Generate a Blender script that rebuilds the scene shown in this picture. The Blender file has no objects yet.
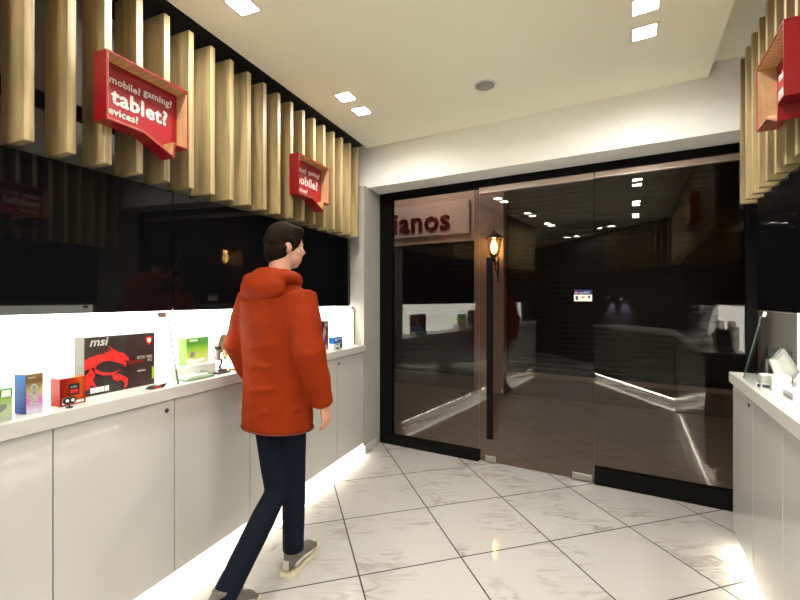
import bpy, bmesh, math, random
from mathutils import Vector, Matrix
random.seed(7)
S = bpy.context.scene
COL = S.collection
PI = math.pi
rad = math.radians

# ------------------------------------------------------------------ layout
AL = math.atan(173/415); AR = rad(29.15)
def unit(a): return Vector((math.sin(a), math.cos(a)))
U = unit(AL); W = unit(AR)
FR = {  # origin, direction of local x; local y runs behind the surface
    'L': (Vector((-.3495, 4.03)), U),
    'R': (Vector((2.025, 2.524)), -W),
    'G': (Vector((-.2226, 4.40)), Vector((W.y, -W.x))),
    'D': (Vector((.767, .183)), Vector((-.889, -.457)).normalized()),
    'K': (Vector((-.29, -1.60)), Vector((-.934, -.358)).normalized()),
    'P': (Vector((-.672, 2.285)), U),
    'O': (Vector((0, 0)), Vector((1, 0))),
}
_p = unit(AL + rad(2))
FR['P'] = (FR['P'][0], Vector((_p.y, -_p.x)))
def wor(f, x, y):
    o, d = FR[f]; n = Vector((-d.y, d.x))
    return o + d * x + n * y
def ang(f):
    d = FR[f][1]; return math.atan2(d.y, d.x)
def loc(f, P):
    o, d = FR[f]; n = Vector((-d.y, d.x)); v = Vector(P) - o
    return v.dot(d), v.dot(n)
def hpix(z, px, py):
    Z = (1.5 - z) * 415 / (py - 299.5); return Vector(((px - 400) / 415 * Z, Z))
def mirror(P):
    x, y = loc('G', P); return wor('G', x, -y)

# ------------------------------------------------------------------ materials
def node_mat(name):
    m = bpy.data.materials.new(name); m.use_nodes = True
    nt = m.node_tree; nt.nodes.clear()
    return m, nt, nt.nodes, nt.links
def mat(name, c, rough=.5, metal=0., var=.06, scale=14., coat=0., spec=.5, bump=0., ior=1.5):
    m, nt, N, K = node_mat(name)
    o = N.new('ShaderNodeOutputMaterial'); b = N.new('ShaderNodeBsdfPrincipled')
    b.inputs['Roughness'].default_value = rough; b.inputs['Metallic'].default_value = metal
    b.inputs['Coat Weight'].default_value = coat; b.inputs['Coat Roughness'].default_value = .03
    b.inputs['Specular IOR Level'].default_value = spec; b.inputs['IOR'].default_value = ior
    tc = N.new('ShaderNodeTexCoord'); ns = N.new('ShaderNodeTexNoise'); ns.inputs['Scale'].default_value = scale
    ns.inputs['Detail'].default_value = 3
    K.new(tc.outputs['Object'], ns.inputs['Vector'])
    mx = N.new('ShaderNodeMix'); mx.data_type = 'RGBA'
    a = [max(0, v * (1 - var)) for v in c]; z = [min(1, v * (1 + var)) for v in c]
    mx.inputs['A'].default_value = (*a, 1); mx.inputs['B'].default_value = (*z, 1)
    K.new(ns.outputs['Fac'], mx.inputs['Factor']); K.new(mx.outputs['Result'], b.inputs['Base Color'])
    if bump:
        bp = N.new('ShaderNodeBump'); bp.inputs['Strength'].default_value = bump; bp.inputs['Distance'].default_value = .01
        K.new(ns.outputs['Fac'], bp.inputs['Height']); K.new(bp.outputs['Normal'], b.inputs['Normal'])
    K.new(b.outputs['BSDF'], o.inputs['Surface'])
    return m
def emit(name, c, s):
    m, nt, N, K = node_mat(name)
    o = N.new('ShaderNodeOutputMaterial'); e = N.new('ShaderNodeEmission')
    e.inputs['Color'].default_value = (*c, 1); e.inputs['Strength'].default_value = s
    K.new(e.outputs[0], o.inputs['Surface'])
    return m
def glass(name, tint, r0=.042, rough=0.):
    """thin pane: clear transmission with Schlick mirror reflection on each face"""
    m, nt, N, K = node_mat(name)
    o = N.new('ShaderNodeOutputMaterial')
    t = N.new('ShaderNodeBsdfTransparent'); t.inputs['Color'].default_value = (*tint, 1)
    g = N.new('ShaderNodeBsdfGlossy'); g.inputs['Roughness'].default_value = rough
    lw = N.new('ShaderNodeLayerWeight'); lw.inputs['Blend'].default_value = .5
    p = N.new('ShaderNodeMath'); p.operation = 'POWER'; p.inputs[1].default_value = 5
    ml = N.new('ShaderNodeMath'); ml.operation = 'MULTIPLY_ADD'
    ml.inputs[1].default_value = 1 - r0; ml.inputs[2].default_value = r0
    mx = N.new('ShaderNodeMixShader')
    K.new(lw.outputs['Facing'], p.inputs[0]); K.new(p.outputs[0], ml.inputs[0])
    K.new(ml.outputs[0], mx.inputs[0]); K.new(t.outputs[0], mx.inputs[1]); K.new(g.outputs[0], mx.inputs[2])
    K.new(mx.outputs[0], o.inputs['Surface'])
    return m
def wood(name, c1, c2, rough=.45, zscale=.9):
    m, nt, N, K = node_mat(name)
    o = N.new('ShaderNodeOutputMaterial'); b = N.new('ShaderNodeBsdfPrincipled')
    b.inputs['Roughness'].default_value = rough
    tc = N.new('ShaderNodeTexCoord'); mp = N.new('ShaderNodeMapping'); mp.inputs['Scale'].default_value = (9, 9, zscale)
    oi = N.new('ShaderNodeObjectInfo')
    cmb = N.new('ShaderNodeCombineXYZ')
    mu = N.new('ShaderNodeMath'); mu.operation = 'MULTIPLY'; mu.inputs[1].default_value = 20
    K.new(oi.outputs['Random'], mu.inputs[0])
    for i in range(3): K.new(mu.outputs[0], cmb.inputs[i])
    K.new(cmb.outputs[0], mp.inputs['Location'])
    n1 = N.new('ShaderNodeTexNoise'); n1.inputs['Scale'].default_value = 2.2; n1.inputs['Detail'].default_value = 5
    n1.inputs['Distortion'].default_value = .6
    wv = N.new('ShaderNodeTexWave'); wv.inputs['Scale'].default_value = 1.1; wv.inputs['Distortion'].default_value = 6
    wv.inputs['Detail'].default_value = 2
    K.new(tc.outputs['Object'], mp.inputs['Vector']); K.new(mp.outputs[0], n1.inputs['Vector']); K.new(mp.outputs[0], wv.inputs['Vector'])
    ad = N.new('ShaderNodeMath'); ad.operation = 'MULTIPLY_ADD'; ad.inputs[1].default_value = .35
    K.new(wv.outputs['Fac'], ad.inputs[0]); K.new(n1.outputs['Fac'], ad.inputs[2])
    cr = N.new('ShaderNodeValToRGB'); cr.color_ramp.elements[0].position = .35; cr.color_ramp.elements[1].position = .9
    cr.color_ramp.elements[0].color = (*c1, 1); cr.color_ramp.elements[1].color = (*c2, 1)
    K.new(ad.outputs[0], cr.inputs[0]); K.new(cr.outputs[0], b.inputs['Base Color'])
    K.new(b.outputs[0], o.inputs['Surface'])
    return m
def marble_tiles(name, base, vein, grout, az, ph1, ph2, size=.6, gw=.006, rough=.1):
    m, nt, N, K = node_mat(name)
    o = N.new('ShaderNodeOutputMaterial'); b = N.new('ShaderNodeBsdfPrincipled')
    tc = N.new('ShaderNodeTexCoord')
    e2 = (math.sin(az), math.cos(az), 0); e1 = (e2[1], -e2[0], 0)
    edges = []; cells = []
    for e, ph in ((e1, ph1), (e2, ph2)):
        d = N.new('ShaderNodeVectorMath'); d.operation = 'DOT_PRODUCT'; d.inputs[1].default_value = e
        K.new(tc.outputs['Object'], d.inputs[0])
        s = N.new('ShaderNodeMath'); s.operation = 'SUBTRACT'; s.inputs[1].default_value = ph; K.new(d.outputs['Value'], s.inputs[0])
        q = N.new('ShaderNodeMath'); q.operation = 'DIVIDE'; q.inputs[1].default_value = size; K.new(s.outputs[0], q.inputs[0])
        fl = N.new('ShaderNodeMath'); fl.operation = 'FLOOR'; K.new(q.outputs[0], fl.inputs[0]); cells.append(fl)
        pp = N.new('ShaderNodeMath'); pp.operation = 'PINGPONG'; pp.inputs[1].default_value = .5; K.new(q.outputs[0], pp.inputs[0])
        lt = N.new('ShaderNodeMath'); lt.operation = 'LESS_THAN'; lt.inputs[1].default_value = gw / size / 2; K.new(pp.outputs[0], lt.inputs[0])
        edges.append(lt)
    mxm = N.new('ShaderNodeMath'); mxm.operation = 'MAXIMUM'; K.new(edges[0].outputs[0], mxm.inputs[0]); K.new(edges[1].outputs[0], mxm.inputs[1])
    cb = N.new('ShaderNodeCombineXYZ'); K.new(cells[0].outputs[0], cb.inputs[0]); K.new(cells[1].outputs[0], cb.inputs[1])
    wn = N.new('ShaderNodeTexWhiteNoise'); K.new(cb.outputs[0], wn.inputs['Vector'])
    off = N.new('ShaderNodeVectorMath'); off.operation = 'MULTIPLY_ADD'; off.inputs[1].default_value = (9, 9, 9)
    K.new(wn.outputs['Color'], off.inputs[0]); K.new(tc.outputs['Object'], off.inputs[2])
    mp = N.new('ShaderNodeMapping'); mp.inputs['Rotation'].default_value = (0, 0, .6); mp.inputs['Scale'].default_value = (.8, 3.4, 1)
    K.new(off.outputs[0], mp.inputs['Vector'])
    n1 = N.new('ShaderNodeTexNoise'); n1.inputs['Scale'].default_value = 2.6; n1.inputs['Detail'].default_value = 7; n1.inputs['Distortion'].default_value = 1.4
    K.new(mp.outputs[0], n1.inputs['Vector'])
    ab = N.new('ShaderNodeMath'); ab.operation = 'SUBTRACT'; ab.inputs[1].default_value = .5; K.new(n1.outputs['Fac'], ab.inputs[0])
    a2 = N.new('ShaderNodeMath'); a2.operation = 'ABSOLUTE'; K.new(ab.outputs[0], a2.inputs[0])
    cr = N.new('ShaderNodeValToRGB')
    cr.color_ramp.elements[0].position = 0; cr.color_ramp.elements[0].color = (*vein, 1)
    cr.color_ramp.elements[1].position = .06; cr.color_ramp.elements[1].color = (*base, 1)
    K.new(a2.outputs[0], cr.inputs[0])
    n2 = N.new('ShaderNodeTexNoise'); n2.inputs['Scale'].default_value = 3; n2.inputs['Detail'].default_value = 4
    K.new(off.outputs[0], n2.inputs['Vector'])
    rm = N.new('ShaderNodeMapRange'); rm.inputs['From Min'].default_value = .47; rm.inputs['From Max'].default_value = .74
    K.new(n2.outputs['Fac'], rm.inputs['Value'])
    mv = N.new('ShaderNodeMix'); mv.data_type = 'RGBA'; mv.inputs['A'].default_value = (*base, 1)
    K.new(rm.outputs['Result'], mv.inputs['Factor']); K.new(cr.outputs[0], mv.inputs['B'])
    mg = N.new('ShaderNodeMix'); mg.data_type = 'RGBA'; mg.inputs['B'].default_value = (*grout, 1)
    K.new(mxm.outputs[0], mg.inputs['Factor']); K.new(mv.outputs['Result'], mg.inputs['A'])
    K.new(mg.outputs['Result'], b.inputs['Base Color'])
    mr = N.new('ShaderNodeMapRange'); mr.inputs['To Min'].default_value = rough; mr.inputs['To Max'].default_value = .7
    K.new(mxm.outputs[0], mr.inputs['Value']); K.new(mr.outputs['Result'], b.inputs['Roughness'])
    K.new(b.outputs[0], o.inputs['Surface'])
    return m
def shutter_mat(name, c, period, rough=.55):
    """steel roller shutter: rounded horizontal laths as bump"""
    m, nt, N, K = node_mat(name)
    o = N.new('ShaderNodeOutputMaterial'); b = N.new('ShaderNodeBsdfPrincipled'); b.inputs['Roughness'].default_value = rough
    b.inputs['Base Color'].default_value = (*c, 1)
    tc = N.new('ShaderNodeTexCoord'); sx = N.new('ShaderNodeSeparateXYZ'); K.new(tc.outputs['Object'], sx.inputs[0])
    q = N.new('ShaderNodeMath'); q.operation = 'DIVIDE'; q.inputs[1].default_value = period; K.new(sx.outputs['Z'], q.inputs[0])
    fr = N.new('ShaderNodeMath'); fr.operation = 'PINGPONG'; fr.inputs[1].default_value = .5; K.new(q.outputs[0], fr.inputs[0])
    sq = N.new('ShaderNodeMath'); sq.operation = 'POWER'; sq.inputs[1].default_value = .5; K.new(fr.outputs[0], sq.inputs[0])
    bp = N.new('ShaderNodeBump'); bp.inputs['Distance'].default_value = .012; bp.inputs['Strength'].default_value = .6; b.inputs['Specular IOR Level'].default_value = .25
    K.new(sq.outputs[0], bp.inputs['Height']); K.new(bp.outputs[0], b.inputs['Normal'])
    K.new(b.outputs[0], o.inputs['Surface'])
    return m
def gradient_mat(name, stops, axis='Z', lo=0., hi=1., rough=.35, noise=.15, nscale=18):
    """printed cardboard: colour ramp along an axis broken up with noise"""
    m, nt, N, K = node_mat(name)
    o = N.new('ShaderNodeOutputMaterial'); b = N.new('ShaderNodeBsdfPrincipled'); b.inputs['Specular IOR Level'].default_value = .08; b.inputs['Roughness'].default_value = rough
    tc = N.new('ShaderNodeTexCoord'); sx = N.new('ShaderNodeSeparateXYZ'); K.new(tc.outputs['Object'], sx.inputs[0])
    mr = N.new('ShaderNodeMapRange'); mr.inputs['From Min'].default_value = lo; mr.inputs['From Max'].default_value = hi
    K.new(sx.outputs[axis], mr.inputs['Value'])
    ns = N.new('ShaderNodeTexNoise'); ns.inputs['Scale'].default_value = nscale; ns.inputs['Detail'].default_value = 2
    K.new(tc.outputs['Object'], ns.inputs['Vector'])
    ad = N.new('ShaderNodeMath'); ad.operation = 'MULTIPLY_ADD'; ad.inputs[1].default_value = noise * 2
    K.new(ns.outputs['Fac'], ad.inputs[0]); K.new(mr.outputs['Result'], ad.inputs[2])
    sb = N.new('ShaderNodeMath'); sb.operation = 'SUBTRACT'; sb.inputs[1].default_value = noise; K.new(ad.outputs[0], sb.inputs[0])
    cr = N.new('ShaderNodeValToRGB')
    e = cr.color_ramp.elements
    e[0].position = stops[0][0]; e[0].color = (*stops[0][1], 1); e[1].position = stops[-1][0]; e[1].color = (*stops[-1][1], 1)
    for p, c in stops[1:-1]:
        x = e.new(p); x.color = (*c, 1)
    K.new(sb.outputs[0], cr.inputs[0]); K.new(cr.outputs[0], b.inputs['Base Color']); K.new(b.outputs[0], o.inputs['Surface'])
    return m

WARM = (1., .93, .80); COOL = (1., .965, .86)
M = dict(
    ceiling=mat('matte_ceiling_paint', (.87, .85, .715), .9, var=.015, scale=3),
    beam=mat('cream_beam_paint', (.92, .915, .87), .45, var=.015, scale=3),
    wallwhite=mat('white_wall_paint', (.62, .61, .58), .8, var=.03),
    greywall=mat('grey_plaster', (.36, .34, .31), .7, var=.12, scale=7, bump=.05),
    dark=mat('dark_wall_paint', (.02, .02, .02), .6),
    gloss=mat('white_gloss_lacquer', (.47, .455, .43), .12, var=.015, scale=2, coat=.3),
    white=mat('white_laminate', (.47, .455, .43), .3, var=.015),
    panel=mat('white_niche_panel', (.86, .85, .82), .5, var=.01),
    black=mat('black_gloss_glass', (.003, .003, .0035), .03, var=.1, ior=1.33),
    carcass=mat('black_carcass', (.012, .012, .013), .5),
    frame=mat('black_powder_coated_metal', (.004, .004, .0042), .4, var=.1, spec=.06),
    steel=mat('brushed_steel', (.55, .52, .48), .3, metal=1, var=.1, scale=30),
    rail=mat('pale_bronze_rail', (.50, .40, .34), .35, metal=.6),
    red=mat('red_lacquer', (.22, .003, .009), .3, var=.08, coat=.2),
    redpanel=mat('red_acrylic', (.25, .003, .010), .35, var=.05),
    letter=mat('white_vinyl', (.9, .88, .86), .5, var=.02),
    wood=wood('oak_slat_wood', (.185, .138, .062), (.385, .29, .145)),
    shaded_oak=wood('shaded_oak_slat_wood', (.07, .05, .028), (.15, .11, .06)),  # same oak, with the dimness behind the desk put into its colour
    lining=wood('birch_ply', (.32, .19, .08), (.52, .34, .17), zscale=3),
    glass=glass('door_glass', (.83, .81, .79), .039),
    case=glass('display_glass', (.96, .98, .97)),
    glassedge=mat('grey_green_glass_edge', (.10, .12, .10), .3),
    floor=marble_tiles('polished_marble_tiles', (.415, .39, .37), (.20, .17, .145), (.03, .02, .012), rad(-15.68), .395, .43, gw=.009, rough=.07),
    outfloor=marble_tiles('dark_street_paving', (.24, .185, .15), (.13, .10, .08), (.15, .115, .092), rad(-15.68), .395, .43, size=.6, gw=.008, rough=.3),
    led=emit('led_diffuser', (1., .95, .82), 26.),
    led2=emit('led_diffuser_neutral', (1., .97, .88), 70.),
    lightpanel=emit('backlit_panel', (1., .95, .82), 3.6),
    brushpanel=mat('brushed_grey_panel', (.60, .60, .55), .35, metal=.0, var=.12, scale=8),
    backing=mat('grey_backing_board', (.15, .145, .132), .8),
    kick=emit('toe_kick_led', (1., .95, .79), 26.),
    down=emit('downlight_diffuser', (1., .95, .86), 40.),
    grille=mat('grey_speaker_cloth', (.36, .35, .31), .9, var=.1, scale=200),
    plastic=mat('white_plastic', (.75, .73, .68), .5, var=.02),
    signface=mat('pale_pink_signboard', (.74, .60, .55), .6, var=.03),
    signedge=mat('beige_sign_surround', (.55, .43, .36), .6, var=.05),
    signred=mat('dark_red_letters', (.22, .008, .012), .5),
    pink=mat('pink_grey_stone', (.40, .28, .24), .5, var=.25, scale=9),
    stone=mat('brown_stone_plinth', (.10, .07, .055), .4, var=.3, scale=8),
    ledge=mat('pale_stone_ledge', (.24, .18, .15), .5, var=.1),
    shut_blue=shutter_mat('blue_black_roller_shutter', (.006, .006, .012), .085),
    shut_brown=shutter_mat('brown_black_roller_shutter', (.005, .003, .0026), .075),
    facade=mat('dark_facade_render', (.06, .045, .04), .8, var=.2),
    iron=mat('black_cast_iron', (.01, .009, .008), .45),
    amber=glass('lantern_glass', (1., .80, .45)),
    bulb=emit('lantern_bulb', (1., .74, .36), 16.),
    skin=mat('skin', (.50, .25, .17), .5, var=.06),
    hair=mat('dark_brown_hair', (.008, .004, .002), .85, spec=.1, var=.4, scale=60, bump=.3),
    jacket=mat('orange_red_shell_fabric', (.20, .019, .001), .75, spec=.1, var=.25, scale=9, bump=.5),
    jacketin=mat('dark_red_lining', (.10, .010, .002), .8, var=.1),
    denim=mat('dark_blue_denim', (.004, .006, .012), .85, spec=.1, var=.25, scale=40),
    shoe=mat('grey_brown_suede', (.10, .085, .07), .7, var=.2, scale=30),
    sole=mat('cream_rubber', (.55, .49, .33), .6),
    shoepale=mat('pale_mesh_fabric', (.45, .42, .37), .7),
)

# ------------------------------------------------------------------ builders
def new_obj(name, data): 
    o = bpy.data.objects.new(name, data); COL.objects.link(o); return o
def tag(o, label=None, cat=None, group=None, kind=None):
    if label: o['label'] = label
    if cat: o['category'] = cat
    if group: o['group'] = group
    if kind: o['kind'] = kind
    return o
def thing(name, label, cat, f='O', x=0, y=0, z=0, group=None, rz=0):
    o = new_obj(name, None); P = wor(f, x, y)
    o.empty_display_size = .1
    o.location = (P.x, P.y, z); o.rotation_euler = (0, 0, ang(f) + rz)
    return tag(o, label, cat, group)
class B:
    def __init__(s): s.bm = bmesh.new(); s.mats = []; s.mi = 0
    def use(s, m):
        if m not in s.mats: s.mats.append(m)
        s.mi = s.mats.index(m); return s
    def _set(s, faces):
        for f in faces: f.material_index = s.mi
    def box(s, x0, x1, y0, y1, z0, z1, bev=0., mtx=None):
        x0, x1 = sorted((x0, x1)); y0, y1 = sorted((y0, y1)); z0, z1 = sorted((z0, z1))
        vs = [s.bm.verts.new(p) for p in ((x0,y0,z0),(x1,y0,z0),(x1,y1,z0),(x0,y1,z0),(x0,y0,z1),(x1,y0,z1),(x1,y1,z1),(x0,y1,z1))]
        fs = [s.bm.faces.new([vs[i] for i in q]) for q in ((3,2,1,0),(4,5,6,7),(0,1,5,4),(1,2,6,5),(2,3,7,6),(3,0,4,7))]
        s._set(fs)
        if bev:
            es = list({e for f in fs for e in f.edges})
            r = bmesh.ops.bevel(s.bm, geom=es, offset=bev, segments=2, affect='EDGES', profile=.5)
            vs = list({v for f in r['faces'] for v in f.verts} | {v for v in vs if v.is_valid})
            s._set(r['faces'])
        if mtx is not None: bmesh.ops.transform(s.bm, matrix=mtx, verts=[v for v in vs if v.is_valid])
        return s
    def prism(s, pts, a0, a1, axis='y'):
        """closed outline extruded; pts in the plane, from a0 to a1 along axis"""
        def P(p, a): return {'y': (p[0], a, p[1]), 'z': (p[0], p[1], a), 'x': (a, p[0], p[1])}[axis]
        lo = [s.bm.verts.new(P(p, a0)) for p in pts]; hi = [s.bm.verts.new(P(p, a1)) for p in pts]
        fs = [s.bm.faces.new(lo), s.bm.faces.new(hi[::-1])]
        n = len(pts)
        for i in range(n): fs.append(s.bm.faces.new((lo[i], hi[i], hi[(i+1) % n], lo[(i+1) % n])))
        s._set(fs); bmesh.ops.recalc_face_normals(s.bm, faces=fs)
        return s
    def ring(s, outer, inner, a0, a1, axis='y'):
        def P(p, a): return {'y': (p[0], a, p[1]), 'z': (p[0], p[1], a)}[axis]
        n = len(outer); q = [[s.bm.verts.new(P(p, a)) for p in poly] for poly, a in ((outer, a0), (outer, a1), (inner, a1), (inner, a0))]
        fs = []
        for k in range(4):
            A, C = q[k], q[(k+1) % 4]
            for i in range(n): fs.append(s.bm.faces.new((A[i], A[(i+1) % n], C[(i+1) % n], C[i])))
        s._set(fs); bmesh.ops.recalc_face_normals(s.bm, faces=fs)
        return s
    def tube(s, pts, rs, seg=12, caps=True, ell=1., up=(0, 0, 1), flat=None):
        pts = [Vector(p) for p in pts]
        if not hasattr(rs, '__len__'): rs = [rs] * len(pts)
        prev = None; upv = Vector(up)
        T = (pts[1] - pts[0]).normalized()
        a = T.orthogonal().normalized() if abs(T.dot(upv)) > .95 else (upv - T * upv.dot(T)).normalized()
        if flat is not None:
            fv = Vector(flat); a = (fv - T * fv.dot(T)).normalized()
        rings = []
        for i, p in enumerate(pts):
            t = (pts[min(i+1, len(pts)-1)] - pts[max(i-1, 0)]).normalized()
            a = (a - t * a.dot(t)).normalized(); b = t.cross(a)
            r = rs[i]; ra, rb = r if hasattr(r, '__len__') else (r * ell, r)
            rings.append([s.bm.verts.new(p + a * (ra * math.cos(k * 2 * PI / seg)) + b * (rb * math.sin(k * 2 * PI / seg))) for k in range(seg)])
        fs = []
        for A, C in zip(rings, rings[1:]):
            for k in range(seg): fs.append(s.bm.faces.new((A[k], A[(k+1) % seg], C[(k+1) % seg], C[k])))
        if caps: fs += [s.bm.faces.new(rings[0][::-1]), s.bm.faces.new(rings[-1])]
        s._set(fs); bmesh.ops.recalc_face_normals(s.bm, faces=fs)
        for f in fs: f.smooth = len(f.verts) == 4
        return s
    def lathe(s, prof, cx=0, cy=0, seg=20, mtx=None):
        rings = [[s.bm.verts.new((cx + r * math.cos(k * 2 * PI / seg), cy + r * math.sin(k * 2 * PI / seg), z)) for k in range(seg)] for r, z in prof]
        fs = []
        for A, C in zip(rings, rings[1:]):
            for k in range(seg): fs.append(s.bm.faces.new((A[k], A[(k+1) % seg], C[(k+1) % seg], C[k])))
        fs += [s.bm.faces.new(rings[0][::-1]), s.bm.faces.new(rings[-1])]
        s._set(fs); bmesh.ops.recalc_face_normals(s.bm, faces=fs)
        for f in fs: f.smooth = len(f.verts) == 4
        if mtx is not None: bmesh.ops.transform(s.bm, matrix=mtx, verts=[v for R in rings for v in R])
        return s
    def ball(s, c, r, sub=3, mtx=None):
        g = bmesh.ops.create_icosphere(s.bm, subdivisions=sub, radius=1)
        r = r if hasattr(r, '__len__') else (r, r, r)
        mm = Matrix.Translation(Vector(c)) @ (mtx if mtx is not None else Matrix.Identity(4)) @ Matrix.Diagonal((*r, 1))
        bmesh.ops.transform(s.bm, matrix=mm, verts=g['verts'])
        fs = list({f for v in g['verts'] for f in v.link_faces}); s._set(fs)
        for f in fs: f.smooth = True
        return s
    def mesh(s, name):
        me = bpy.data.meshes.new(name); s.bm.to_mesh(me); s.bm.free()
        for m in s.mats: me.materials.append(m)
        return me
    def obj(s, name, m, parent=None, f=None, x=0, y=0, z=0):
        me = s.mesh(name)
        if not s.mats: me.materials.append(m)
        o = new_obj(name, me)
        if parent is not None: o.parent = parent
        elif f is not None:
            P = wor(f, x, y); o.location = (P.x, P.y, z); o.rotation_euler = (0, 0, ang(f))
        return o
def struct(name, b, m, f='O', parent=None, x=0, y=0, z=0):
    o = b.obj(name, m, parent, f, x, y, z)
    if parent is None: o['kind'] = 'structure'
    return o
def smooth_all(me):
    for p in me.polygons: p.use_smooth = True
def solidify_remesh(o, voxel, it=4, fac=.5):
    r = o.modifiers.new('r', 'REMESH'); r.mode = 'VOXEL'; r.voxel_size = voxel; r.use_smooth_shade = True
    sm = o.modifiers.new('s', 'SMOOTH'); sm.iterations = it; sm.factor = fac
    dg = bpy.context.evaluated_depsgraph_get(); dg.update()
    me = bpy.data.meshes.new_from_object(o.evaluated_get(dg))
    o.modifiers.clear(); old = o.data; ms = list(old.materials)
    o.data = me; me.materials.clear()
    for m in ms: me.materials.append(m)
    smooth_all(me); return o
def text(name, body, m, parent, x, z, y, width=None, size=.1, bold=.0, depth=.0015, align='LEFT', shear=0., roty=0., space=1.):
    """flat lettering in the local xz plane facing -y, lower left (or centre) at x, z"""
    cu = bpy.data.curves.new(name, 'FONT'); cu.body = body; cu.size = 1.; cu.extrude = 0.; cu.shear = shear; cu.space_character = space
    cu.resolution_u = 2
    t = bpy.data.objects.new(name, cu); COL.objects.link(t)
    dg = bpy.context.evaluated_depsgraph_get(); dg.update()
    me = bpy.data.meshes.new_from_object(t.evaluated_get(dg))
    bpy.data.objects.remove(t); bpy.data.curves.remove(cu)
    xs = [v.co.x for v in me.vertices]; x0, x1 = min(xs), max(xs)
    k = width / (x1 - x0) if width else size
    bm = bmesh.new(); bm.from_mesh(me)
    r = bmesh.ops.extrude_face_region(bm, geom=list(bm.faces)); 
    for v in r['geom']:
        if isinstance(v, bmesh.types.BMVert): v.co.z += depth / k
    if bold:
        base = list(bm.faces)
        for q in range(8):
            d = bmesh.ops.duplicate(bm, geom=base + list({e for f in base for e in f.edges}) + list({v for f in base for v in f.verts}))
            for v in d['geom']:
                if isinstance(v, bmesh.types.BMVert): v.co += Vector((bold * math.cos(q * PI / 4), bold * math.sin(q * PI / 4), 0))
    off = {'LEFT': x0, 'CENTER': (x0 + x1) / 2, 'RIGHT': x1}[align]
    for v in bm.verts: v.co = Vector(((v.co.x - off) * k, -v.co.z * k, v.co.y * k))
    if roty: bmesh.ops.rotate(bm, cent=(0, 0, 0), matrix=Matrix.Rotation(roty, 3, 'Y'), verts=bm.verts)
    for v in bm.verts: v.co += Vector((x, y, z))
    bmesh.ops.recalc_face_normals(bm, faces=bm.faces)
    bm.to_mesh(me); bm.free()
    me.materials.clear(); me.materials.append(m)
    o = new_obj(name, me); o.parent = parent
    return o
def inset(poly, d):
    n = len(poly); area = sum(poly[i][0] * poly[(i+1) % n][1] - poly[(i+1) % n][0] * poly[i][1] for i in range(n))
    sg = 1 if area > 0 else -1; out = []
    for i in range(n):
        p0, p1, p2 = (Vector(poly[(i+k-1) % n]) for k in range(3))
        d1 = (p1 - p0).normalized(); d2 = (p2 - p1).normalized()
        n1 = Vector((-d1.y, d1.x)) * sg; n2 = Vector((-d2.y, d2.x)) * sg
        bis = (n1 + n2); bis /= max(.25, 1 + n1.dot(n2))
        out.append(tuple(p1 + bis * d))
    return out
def copy_tree(o, parent=None):
    c = o.copy(); COL.objects.link(c)
    if parent is not None: c.parent = parent
    for ch in list(o.children): copy_tree(ch, c)
    return c

# ------------------------------------------------------------------ room shell
kz = 3.08; dz = 2.99
struct('floor', B().box(-6.5, 5.5, -9.5, .02, -.12, 0), M['floor'], 'G')
fl = bpy.data.objects['floor']
# the tile pattern runs in world axes: bake the frame into the mesh so that object space is world space
for nm in ('floor',):
    o = bpy.data.objects[nm]; bpy.context.view_layer.update(); o.data.transform(o.matrix_world); o.matrix_world = Matrix.Identity(4)
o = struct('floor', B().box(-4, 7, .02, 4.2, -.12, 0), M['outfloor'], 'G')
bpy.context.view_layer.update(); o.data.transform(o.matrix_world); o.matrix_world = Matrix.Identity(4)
def W3(f, x, y): p = wor(f, x, y); return (p.x, p.y)
struct('ceiling', B().box(-6.5, 5.5, -9.5, .3, kz, kz + .12), M['ceiling'], 'G')
LE = -4.95
def kline(x):  # back wall line
    o, d = FR['K']; return tuple(o + d * ((x - o.x) / d.x))
poly = [W3('L', .06, -.004), W3('L', LE, -.004), (-5.4, wor('L', LE, 0).y), (-5.4, kline(-5.4)[1]), kline(.9), W3('R', 4.6, -.09), W3('R', -.30, -.09)]
struct('ceiling', B().prism(poly, dz, kz - .001, 'z'), M['ceiling'])
struct('wall_front', B().box(-.35, 3.6, -.30, .26, 2.605, kz - .002), M['beam'], 'G')
struct('wall_left', B().box(LE, 0, .30, .40, 0, kz), M['backing'], 'L')
struct('wall_left', B().box(.0, .42, 0, .40, 0, 2.605), M['greywall'], 'L')
struct('baseboard_left', B().box(.002, .27, -.014, 0, 0, .075, .004), M['white'], 'L')
struct('trim_1', B().box(LE, 0.005, .02, .30, 2.992, 3.06), M['carcass'], 'L')
P0 = wor('L', LE, .40)
struct('wall_left', B().box(-5.5, P0.x, P0.y + .0, P0.y + .1, 0, kz), M['dark'])
struct('wall_left', B().box(-5.6, -5.5, -4.2, P0.y + .1, 0, kz), M['dark'])
struct('wall_back', B().box(-1.7, 6, 0, .1, 0, kz), mat('charcoal_wall_paint', (.022, .022, .025), .7), 'K')
struct('wall_right', B().box(-.86, 5., .31, .41, 0, kz), M['greywall'], 'R')

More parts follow.
